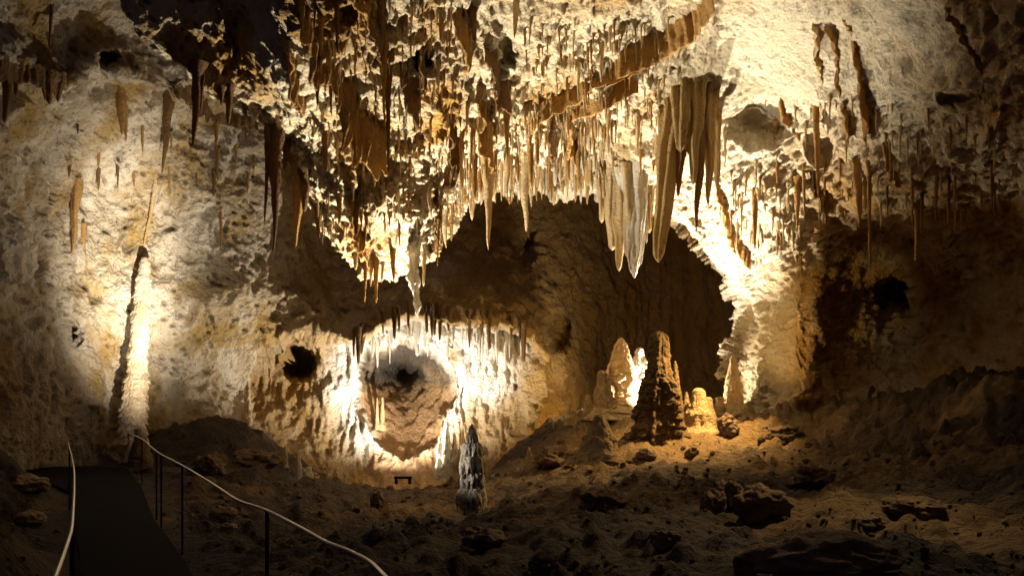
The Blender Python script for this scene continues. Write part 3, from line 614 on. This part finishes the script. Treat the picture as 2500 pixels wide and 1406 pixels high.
def knob_prof(H, r):
    return [(-.2, r * 1.1), (0, r * .8), (H * .25, r * .8), (H * .45, r * 1.0), (H * .68, r * 1.02), (H * .78, r * .75), (H * .86, r * .45), (H * .93, r * .4), (H * .98, r * .28), (H, 0)]
stalagmite(1562, 1000, 848, 52, 24.6, 'white', 'brilliant white knobby stalagmite between the pointed and the largest one', prof=knob_prof, n=48, rings=110, bumpy=.13, knots=.12)
stalagmite(1705, 1052, 946, 78, 20.4, 'stalagmite', 'rounded brown stalagmite right of the largest dark one', prof=lambda H, r: cone(H, r, .3, .8), n=44, rings=80, bumpy=.1)
stalagmite(1728, 1054, 968, 52, 20.6, 'stalagmite', 'low hump stalagmite against the rounded brown one', prof=lambda H, r: cone(H, r, .4, .85), n=40, rings=60)
stalagmite(1676, 1050, 956, 34, 20.8, 'stalagmite', 'slim peak tucked between the shoulder and the rounded brown stalagmite', n=32, rings=60)
stalagmite(1790, 992, 866, 50, 22.6, 'cream', 'half lit crusty stalagmite at the foot of the pillar', prof=lambda H, r: cone(H, r, .22, .8), n=48, rings=100, knots=.14)
stalagmite(1758, 1010, 968, 34, 22.4, 'cream', 'low white crust stalagmite left of the half lit one', prof=lambda H, r: cone(H, r, .5, .9), n=36, rings=40, knots=.2)
stalagmite(1436, 1004, 963, 26, 24.2, 'stalagmite', 'small stump stalagmite left of the pale group', prof=lambda H, r: cone(H, r, .4, .9), n=28, rings=40)
stalagmite(1396, 1018, 984, 24, 24.5, 'stalagmite', 'smallest stump stalagmite at the left end of the mound', prof=lambda H, r: cone(H, r, .45, .9), n=28, rings=36)
stalagmite(1462, 1105, 1010, 90, 17.8, 'dusky', 'wide dark stalagmite in shadow below the blunt one', n=44, rings=80, bumpy=.16, fine=.1)
# pale tiered one in the middle of the floor, with fringed tiers as parts
def tiers(px, base_y, Y):
    p = at(px, base_y, Y); root = empty('stalagmite', p); tag(root, 'bluish white tiered stalagmite with fringed ledges standing before the alcove', 'stalagmite')
    y0 = base_y
    def up(py): return (base_y - py) * K * Y
    px1 = K * Y
    stem = mite_mesh([(-.3, 40 * px1), (0, 26 * px1), (up(1280), 19 * px1), (up(1240), 15 * px1), (up(1215), 13 * px1), (up(1150), 12 * px1), (up(1090), 11 * px1), (up(1045), 8 * px1), (up(1032), 0)], n=40, rings=120, bumpy=.22, fine=.14, sd=seed(), knots=.14)
    link('stem', stem, M['chalk'], root)
    for (ty, w, h) in ((1056, 15, 22), (1080, 24, 30), (1112, 32, 38), (1154, 27, 30), (1190, 33, 40), (1236, 22, 30)):
        n, m = 56, 14; sd = seed(); a = np.linspace(0, 2 * np.pi, n, endpoint=False)
        lf = 1 + .6 * perlin(np.stack([np.cos(a) * 5 + sd, np.sin(a) * 5, a * 0], 1), 501) + .35 * np.sin(a * 13 + sd)
        rf = 1 + .35 * perlin(np.stack([np.cos(a) * 1.5 + sd, np.sin(a) * 1.5, a * 0], 1), 502)
        rows = []
        for j, t_ in enumerate(np.linspace(0, 1, m)):
            r_ = w * px1 * (.25 + .75 * np.sin(min(t_ * 2.2, 1.57))) * rf * (1 + .05 * np.sin(a * 13 + sd)); z_ = up(ty) - h * px1 * (max(0, t_ - .35) / .65) ** 1.1 * np.clip(lf, .2, 2)
            r_ = r_ * (1 + .12 * fbm(np.stack([np.cos(a) * 2.6 + sd, np.sin(a) * 2.6, a * 0 + t_ * 2.2], 1), 1.0, 3, 503))
            rows.append(np.stack([r_ * np.cos(a) * (1 if t_ < .9 else .93), r_ * np.sin(a) * (1 if t_ < .9 else .93), z_ + a * 0 - .02 * t_], 1))
        link('tier', mesh_np('tier', np.concatenate(rows), grid_faces(m, n, True)[:, ::-1]), M['chalk'], root)
tiers(1152, 1305, 15.5)
stalagmite(1092, 1152, 1040, 30, 28.2, 'white', 'tallest white stalagmite right of the bowl at the alcove floor', n=32, rings=70, bumpy=.14, knots=.2)
stalagmite(1074, 1152, 1062, 22, 28.4, 'white', 'slim white stalagmite left of the tallest one by the bowl', n=28, rings=60, bumpy=.14, knots=.2)
stalagmite(1110, 1154, 1056, 26, 28.0, 'white', 'white stalagmite with a crooked top right of the tallest by the bowl', n=28, rings=60, bumpy=.16, knots=.2)
stalagmite(1130, 1160, 1045, 20, 27.6, 'cream', 'thin cream stalagmite rightmost in the group by the bowl', n=28, rings=60, bumpy=.16, knots=.2)
stalagmite(1127, 1158, 1085, 46, 27.9, 'cream', 'broad cream stalagmite base at the right of the bowl group', n=36, rings=60, bumpy=.16, knots=.2)
stalagmite(604, 1048, 928, 17, 26.6, 'cream', 'knobbly column edge glowing at the left border of the alcove', prof=lambda H, r: [(-.2, r), (0, r), (H * .3, r * 1.2), (H * .5, r * .8), (H * .8, r * .7), (H, 0)], n=32, rings=90, bumpy=.2, knots=.3)
stalagmite(754, 1184, 1138, 24, 26.0, 'white', 'small bright white stalagmite on the dark ridge left of the alcove floor', n=28, rings=40, bumpy=.2, knots=.2, prof=lambda H, r: cone(H, r, .4, .9))
stalagmite(731, 1165, 1098, 14, 26.0, 'white', 'thin lit stalagmite left of the small bright white one on the ridge', n=24, rings=50, bumpy=.2, knots=.2)
stalagmite(697, 1140, 1086, 13, 26.0, 'cream', 'thin cream stalagmite farthest up the dark ridge', n=24, rings=50, bumpy=.2, knots=.2)
stalagmite(934, 1036, 968, 12, 32.4, 'stalagmite', 'slim column stalagmite inside the bowl, the right of two', n=24, rings=50, prof=lambda H, r: cone(H, r, .4, .9))
stalagmite(921, 1034, 970, 9, 32.3, 'stalagmite', 'thinner column stalagmite inside the bowl, the left of two', n=24, rings=50, prof=lambda H, r: cone(H, r, .4, .9))
stalagmite(343, 1112, 1044, 36, 21.5, 'boulder', 'dark stump rock standing behind the handrail at the foot of the tower', prof=lambda H, r: [(-.3, r * 1.6), (0, r * 1.5), (H * .3, r * 1.1), (H * .6, r * .8), (H * .9, r * .75), (H * .97, r * .6), (H, 0)], n=36, rings=50, bumpy=.12)
stalagmite(321, 1106, 1070, 18, 22.2, 'white', 'small white lit lump left of the dark stump rock', prof=lambda H, r: cone(H, r, .4, .9), n=28, rings=40, bumpy=.2, knots=.2)
stalagmite(359, 1102, 1072, 12, 22.2, 'white', 'small white lit lump right of the dark stump rock', prof=lambda H, r: cone(H, r, .4, .9), n=28, rings=40, bumpy=.2, knots=.2)
stalagmite(1292, 1210, 1090, 40, 20.5, 'stalagmite', 'slender dark stalagmite in the shade right of the tiered one', n=32, rings=60)

# ---- loose rubble
def rubble(n):
    bm = bmesh.new(); bmesh.ops.create_icosphere(bm, subdivisions=2, radius=1); bv = np.array([v.co[:] for v in bm.verts]); bf = np.array([[v.index for v in f.verts] for f in bm.faces]); bm.free()
    Vs, Fs, k = [], [], 0
    while k < n:
        px = RNG.uniform(-150, 2650); py = 1015 + 410 * RNG.random() ** .8; h = cast(px, py, bvF)
        if h is None or (xL(h[1]) - .15 < h[0] < xR(h[1]) + .1 and h[1] < 24): continue
        hw = cast(px, py, bvC)
        if hw is not None and hw[1] < h[1] + .1: continue
        r = (2.6 + 9 * RNG.random() ** 4) * K * max(h[1], 5) * .8
        v = bv * (1 + .34 * fbm(bv * 1.1 + k * 1.7, 1.0, 2, 701))[:, None] * RNG.uniform(.6, 1.25, 3) * r
        v = np.sign(v) * np.abs(v) ** .92 * r ** .08
        a = RNG.uniform(0, 6.28); c, s_ = np.cos(a), np.sin(a); v = v @ np.array([[c, -s_, 0], [s_, c, 0], [0, 0, 1]])
        Vs.append(v + h + np.array([0, 0, r * .15])); Fs.append(bf + k * len(bv)); k += 1
    o = link('rubble', mesh_np('rubble', np.concatenate(Vs), np.concatenate(Fs), False), M['floor']); tag(o, 'loose brown rubble strewn over the cave floor', 'rubble', kind='stuff')
rubble(1300)

# ---- boulders
def boulder(px, py, wpx, hpx, label, mat='boulder', group=None):
    h = cast(px, py, bvF)
    if h is None: return
    w = wpx * .5 * K * h[1]; hh = hpx * K * h[1]
    bm = bmesh.new(); bmesh.ops.create_icosphere(bm, subdivisions=5, radius=1)
    V = np.array([v.co[:] for v in bm.verts]); sd = seed()
    k = 1 + .45 * fbm(V + sd * 3.3, .9, 3, 601) + .10 * (ridged(V + sd, 2.2, 3, 602) - 1) - .12 * sstep(.5, .1, worley(V + sd, 1.6, 603))
    V = V * k[:, None] * np.array([w, w * .8, hh * .62])
    for v, c in zip(bm.verts, V): v.co = c
    me = bpy.data.meshes.new('boulder'); bm.to_mesh(me); bm.free(); me.polygons.foreach_set('use_smooth', [True] * len(me.polygons))
    o = link('boulder', me, M[mat]); o.location = h + np.array([0, w * .3, hh * .3]); tag(o, label, 'boulder', group)
for b in [(1990,1190,110,50,'dark boulder on the dim slope right of the stalagmite mound'),(1860,1255,120,70,'big dark boulder in the middle of the dim slope'),
          (1790,1245,70,75,'upright dark boulder left of the big one on the slope'),(1740,1250,60,60,'dark round boulder at the foot of the slope below the mound'),
          (1578,1122,44,30,'small dark boulder on the orange mound below the largest stalagmite'),(1690,1115,34,24,'smallest boulder on the orange mound'),
          (1780,1060,50,50,'dark boulder at the right end of the orange mound'),(2020,1400,330,95,'huge black boulder at the bottom border right of centre'),
          (1825,1405,60,70,'black upright boulder left of the huge one at the bottom border'),(2240,1255,150,45,'low dark boulder far out on the right slope'),
          (1480,1250,120,60,'dark boulder in the shadowed hollow below the mound'),(1180,1330,90,50,'dark boulder at the foot of the tiered stalagmite'),
          (920,1240,34,44,'pointed dark boulder on the brown floor before the alcove'),(620,1140,110,45,'dark boulder heap behind the handrail'),
          (510,1160,80,60,'dark rounded boulder behind the handrail bend'),(540,1270,60,34,'pale boulder beside the path'),(560,1300,40,28,'smaller pale boulder beside the path'),
          (60,1190,90,30,'flat reddish rock left of the path'),(60,1275,80,26,'second flat reddish rock nearer left of the path'),
          (2120,1290,90,36,'long dark boulder on the speckled lower slope'),(1620,1330,70,40,'brown boulder at the start of the speckled lower slope'),
          (1350,1140,90,50,'brown boulder between the alcove and the mound'),(1920,1075,80,40,'dark boulder below the foot of the pillar')]:
    boulder(*b[:5], mat='boulder' if 'pale' not in b[4] and 'reddish' not in b[4] else 'stalagmite')

# ------------------------------------------------------------------ handrails, posts, lamp
def tube(name, pts, r, mat, parent, n=10, dense=6):
    pts = np.array(pts, float); kk = np.r_[0, np.cumsum(np.linalg.norm(np.diff(pts, axis=0), axis=1))]
    m = (len(pts) - 1) * dense + 1; si = np.concatenate([np.linspace(kk[i], kk[i + 1], dense, endpoint=False) for i in range(len(pts) - 1)] + [[kk[-1]]])
    p = np.stack([np.interp(si, kk, pts[:, i]) for i in range(3)], 1)
    if len(pts) > 2:
        for _ in range(3): p[1:-1] = (p[:-2] + 2 * p[1:-1] + p[2:]) / 4
    t = np.gradient(p, axis=0); t /= np.linalg.norm(t, axis=1)[:, None]
    up = np.where(np.abs(t[:, 2:]) > .9, [[1.0, 0, 0]], [[0, 0, 1.0]]); a = np.cross(t, up); a /= np.linalg.norm(a, axis=1)[:, None]; b = np.cross(t, a)
    an = np.linspace(0, 2 * np.pi, n, endpoint=False)
    V = (p[:, None] + r * (a[:, None] * np.cos(an)[None, :, None] + b[:, None] * np.sin(an)[None, :, None]))
    V = np.concatenate([p[None, :1].repeat(n, 1), V, p[None, -1:].repeat(n, 1)]) if False else V
    F = grid_faces(m, n, True); V = V.reshape(-1, 3)
    loc = np.array(parent.location)
    return link(name, mesh_np(name, V - loc, F), M[mat], parent)
def handrail(rail, posts, label):
    base = np.array([rail[len(rail) // 2][0], rail[len(rail) // 2][1], 0]); root = empty('handrail', base); tag(root, label, 'handrail', 'handrails along the path')
    tube('rail', rail, .0095, 'steel', root)
    for y in posts:
        x = np.interp(y, rail[:, 1], rail[:, 0]); gz = min(0, floor_z(x, y)) - .05
        tube('post', [(x, y, gz), (x, y, .992)], .013, 'post', root, dense=2)
handrail(RR, [2.2, 5.2, 9.4, 11.6, 12.4, 18, 22.5], 'long bright steel handrail on dark posts winding down from the tower')
handrail(RL, [2.4, 4.4, 8.0, 13.5], 'short curved steel handrail on the left side of the path')

flp = cast(984, 1166, bvF); flp = at(984, 1172, 28.4) if flp is None or flp[1] > 30 else flp; fl = empty('floodlight', flp + np.array([0, 0, .01])); tag(fl, 'black bar floodlight fixture on the floor before the bowl', 'lamp')
def box_obj(name, c, h, mat, parent, bev=.01):
    bm = bmesh.new(); bmesh.ops.create_cube(bm, size=1)
    for v in bm.verts: v.co = (v.co.x * h[0] + c[0], v.co.y * h[1] + c[1], v.co.z * h[2] + c[2])
    bmesh.ops.bevel(bm, geom=bm.edges[:], offset=bev, segments=2, affect='EDGES')
    me = bpy.data.meshes.new(name); bm.to_mesh(me); bm.free(); return link(name, me, M[mat], parent)
box_obj('housing', (0, 0, .09), (.64, .14, .09), 'black', fl)
box_obj('foot', (-.24, 0, -.05), (.10, .12, .19), 'black', fl)
box_obj('foot', (.24, 0, -.05), (.10, .12, .19), 'black', fl)

# ------------------------------------------------------------------ lights: hidden show-cave lamps and added fill lights
def spot(name, pos, target, power, size, blend=.6, col=(1, .83, .58), rad=.06):
    l = bpy.data.lights.new(name, 'SPOT'); l.energy = power; l.spot_size = math.radians(size); l.spot_blend = blend; l.color = col; l.shadow_soft_size = rad
    o = bpy.data.objects.new(name, l); C.objects.link(o); o.location = pos
    o.rotation_euler = (Vector(target) - Vector(pos)).to_track_quat('-Z', 'Y').to_euler(); return o
def point(name, pos, power, col=(1, .80, .52), rad=.06):
    l = bpy.data.lights.new(name, 'POINT'); l.energy = power; l.color = col; l.shadow_soft_size = rad
    o = bpy.data.objects.new(name, l); C.objects.link(o); o.location = pos; return o
WARM = (1, .92, .76)
for size_, pw_, tg_ in ((40, 9000, at(305, 640, 26)), (60, 8500, at(300, 640, 26)), (84, 1300, at(340, 560, 26))):   # bank of three lamps: left wall and tower
    wash = spot('lamp', at(455, 1100, 19.0), tg_, pw_, size_, 1.0, (1, .93, .82)); wash.scale = (.52, 1, 1)
spot('lamp', at(555, 1098, 21.0), at(520, 520, 26.5), 450, 104, 1.0, (1, .84, .56))      # left wall, spill
spot('lamp', at(1010, 1195, 20.6), at(1120, 330, 18.5), 18000, 90, 1.0, WARM)            # pendant and fringe
spot('lamp', at(985, 1168, 28.8), at(985, 500, 30.2), 5000, 160, .7, (1, .94, .84))      # alcove
spot('lamp', at(1650, 1000, 23.2), at(1700, 260, 20.5), 14000, 84, 1.0, (1, .91, .75))   # cluster, right ceiling
spot('lamp', at(1655, 985, 23.9), at(1770, 560, 23.2), 1700, 66, .9, (1, .92, .80))      # arch edge
spot('lamp', at(1640, 985, 23.5), at(1535, 930, 24.3), 2600, 100, .6, (1, .88, .68))     # white stalagmite, from its right
spot('lamp', at(1690, 985, 23.3), at(1790, 935, 22.6), 600, 70, .6, (1, .88, .68))       # half lit stalagmite, from its left
spot('lamp', at(1840, 720, 19.2), at(1630, 1090, 18.9), 3000, 96, 1.0, (1, .66, .27))    # added fill hung in mid-air over the orange mound
spot('lamp', at(1780, 980, 18.6), at(1900, 830, 21.3), 700, 46, 1.0, (1, .70, .30))      # added in place of mound bounce on the pillar's golden flank
point('lamp', at(1450, 950, 27.5), 420, (1, .72, .36))                                   # added in place of bounce light in the back chamber
point('lamp', at(640, 1120, 27.0), 420, (1, .82, .5))                                    # ridge left of the alcove
spot('lamp', at(930, 1110, 14.9), at(1153, 1130, 15.5), 230, 46, 1.0, (1, .93, .84))     # added fill where the alcove lamp misses the tiered stalagmite
spot('lamp', at(1040, 720, 18.0), at(1020, 1250, 16.5), 220, 110, 1.0, (1, .72, .40))    # added weak fill from above, brown floor before the alcove
spot('lamp', at(2250, 250, 11.0), at(1850, 1290, 8.6), 1100, 60, 1.0, (1, .72, .36))      # added high fill for even light on the right slope

# ------------------------------------------------------------------ world, camera, render
w = bpy.data.worlds.new("World"); bpy.context.scene.world = w; w.use_nodes = True
bg = w.node_tree.nodes['Background']; bg.inputs['Color'].default_value = (.72, .56, 1, 1); bg.inputs['Strength'].default_value = .04
cam = bpy.data.cameras.new('camera'); co = bpy.data.objects.new('camera', cam); C.objects.link(co)
co.location = (0, 0, EYE); co.rotation_euler = (math.radians(90), 0, 0)
cam.sensor_width = 36; cam.lens = 18 / .64; cam.shift_y = (HOR - 703) / 2500; cam.clip_end = 400; cam.clip_start = .05
sc = bpy.context.scene; sc.camera = co
sc.render.engine = 'CYCLES'; sc.cycles.use_denoising = True; sc.cycles.max_bounces = 4; sc.cycles.diffuse_bounces = 3
sc.cycles.sample_clamp_indirect = 8.0
sc.view_settings.view_transform = 'Standard'; sc.view_settings.look = 'None'; sc.view_settings.exposure = 0
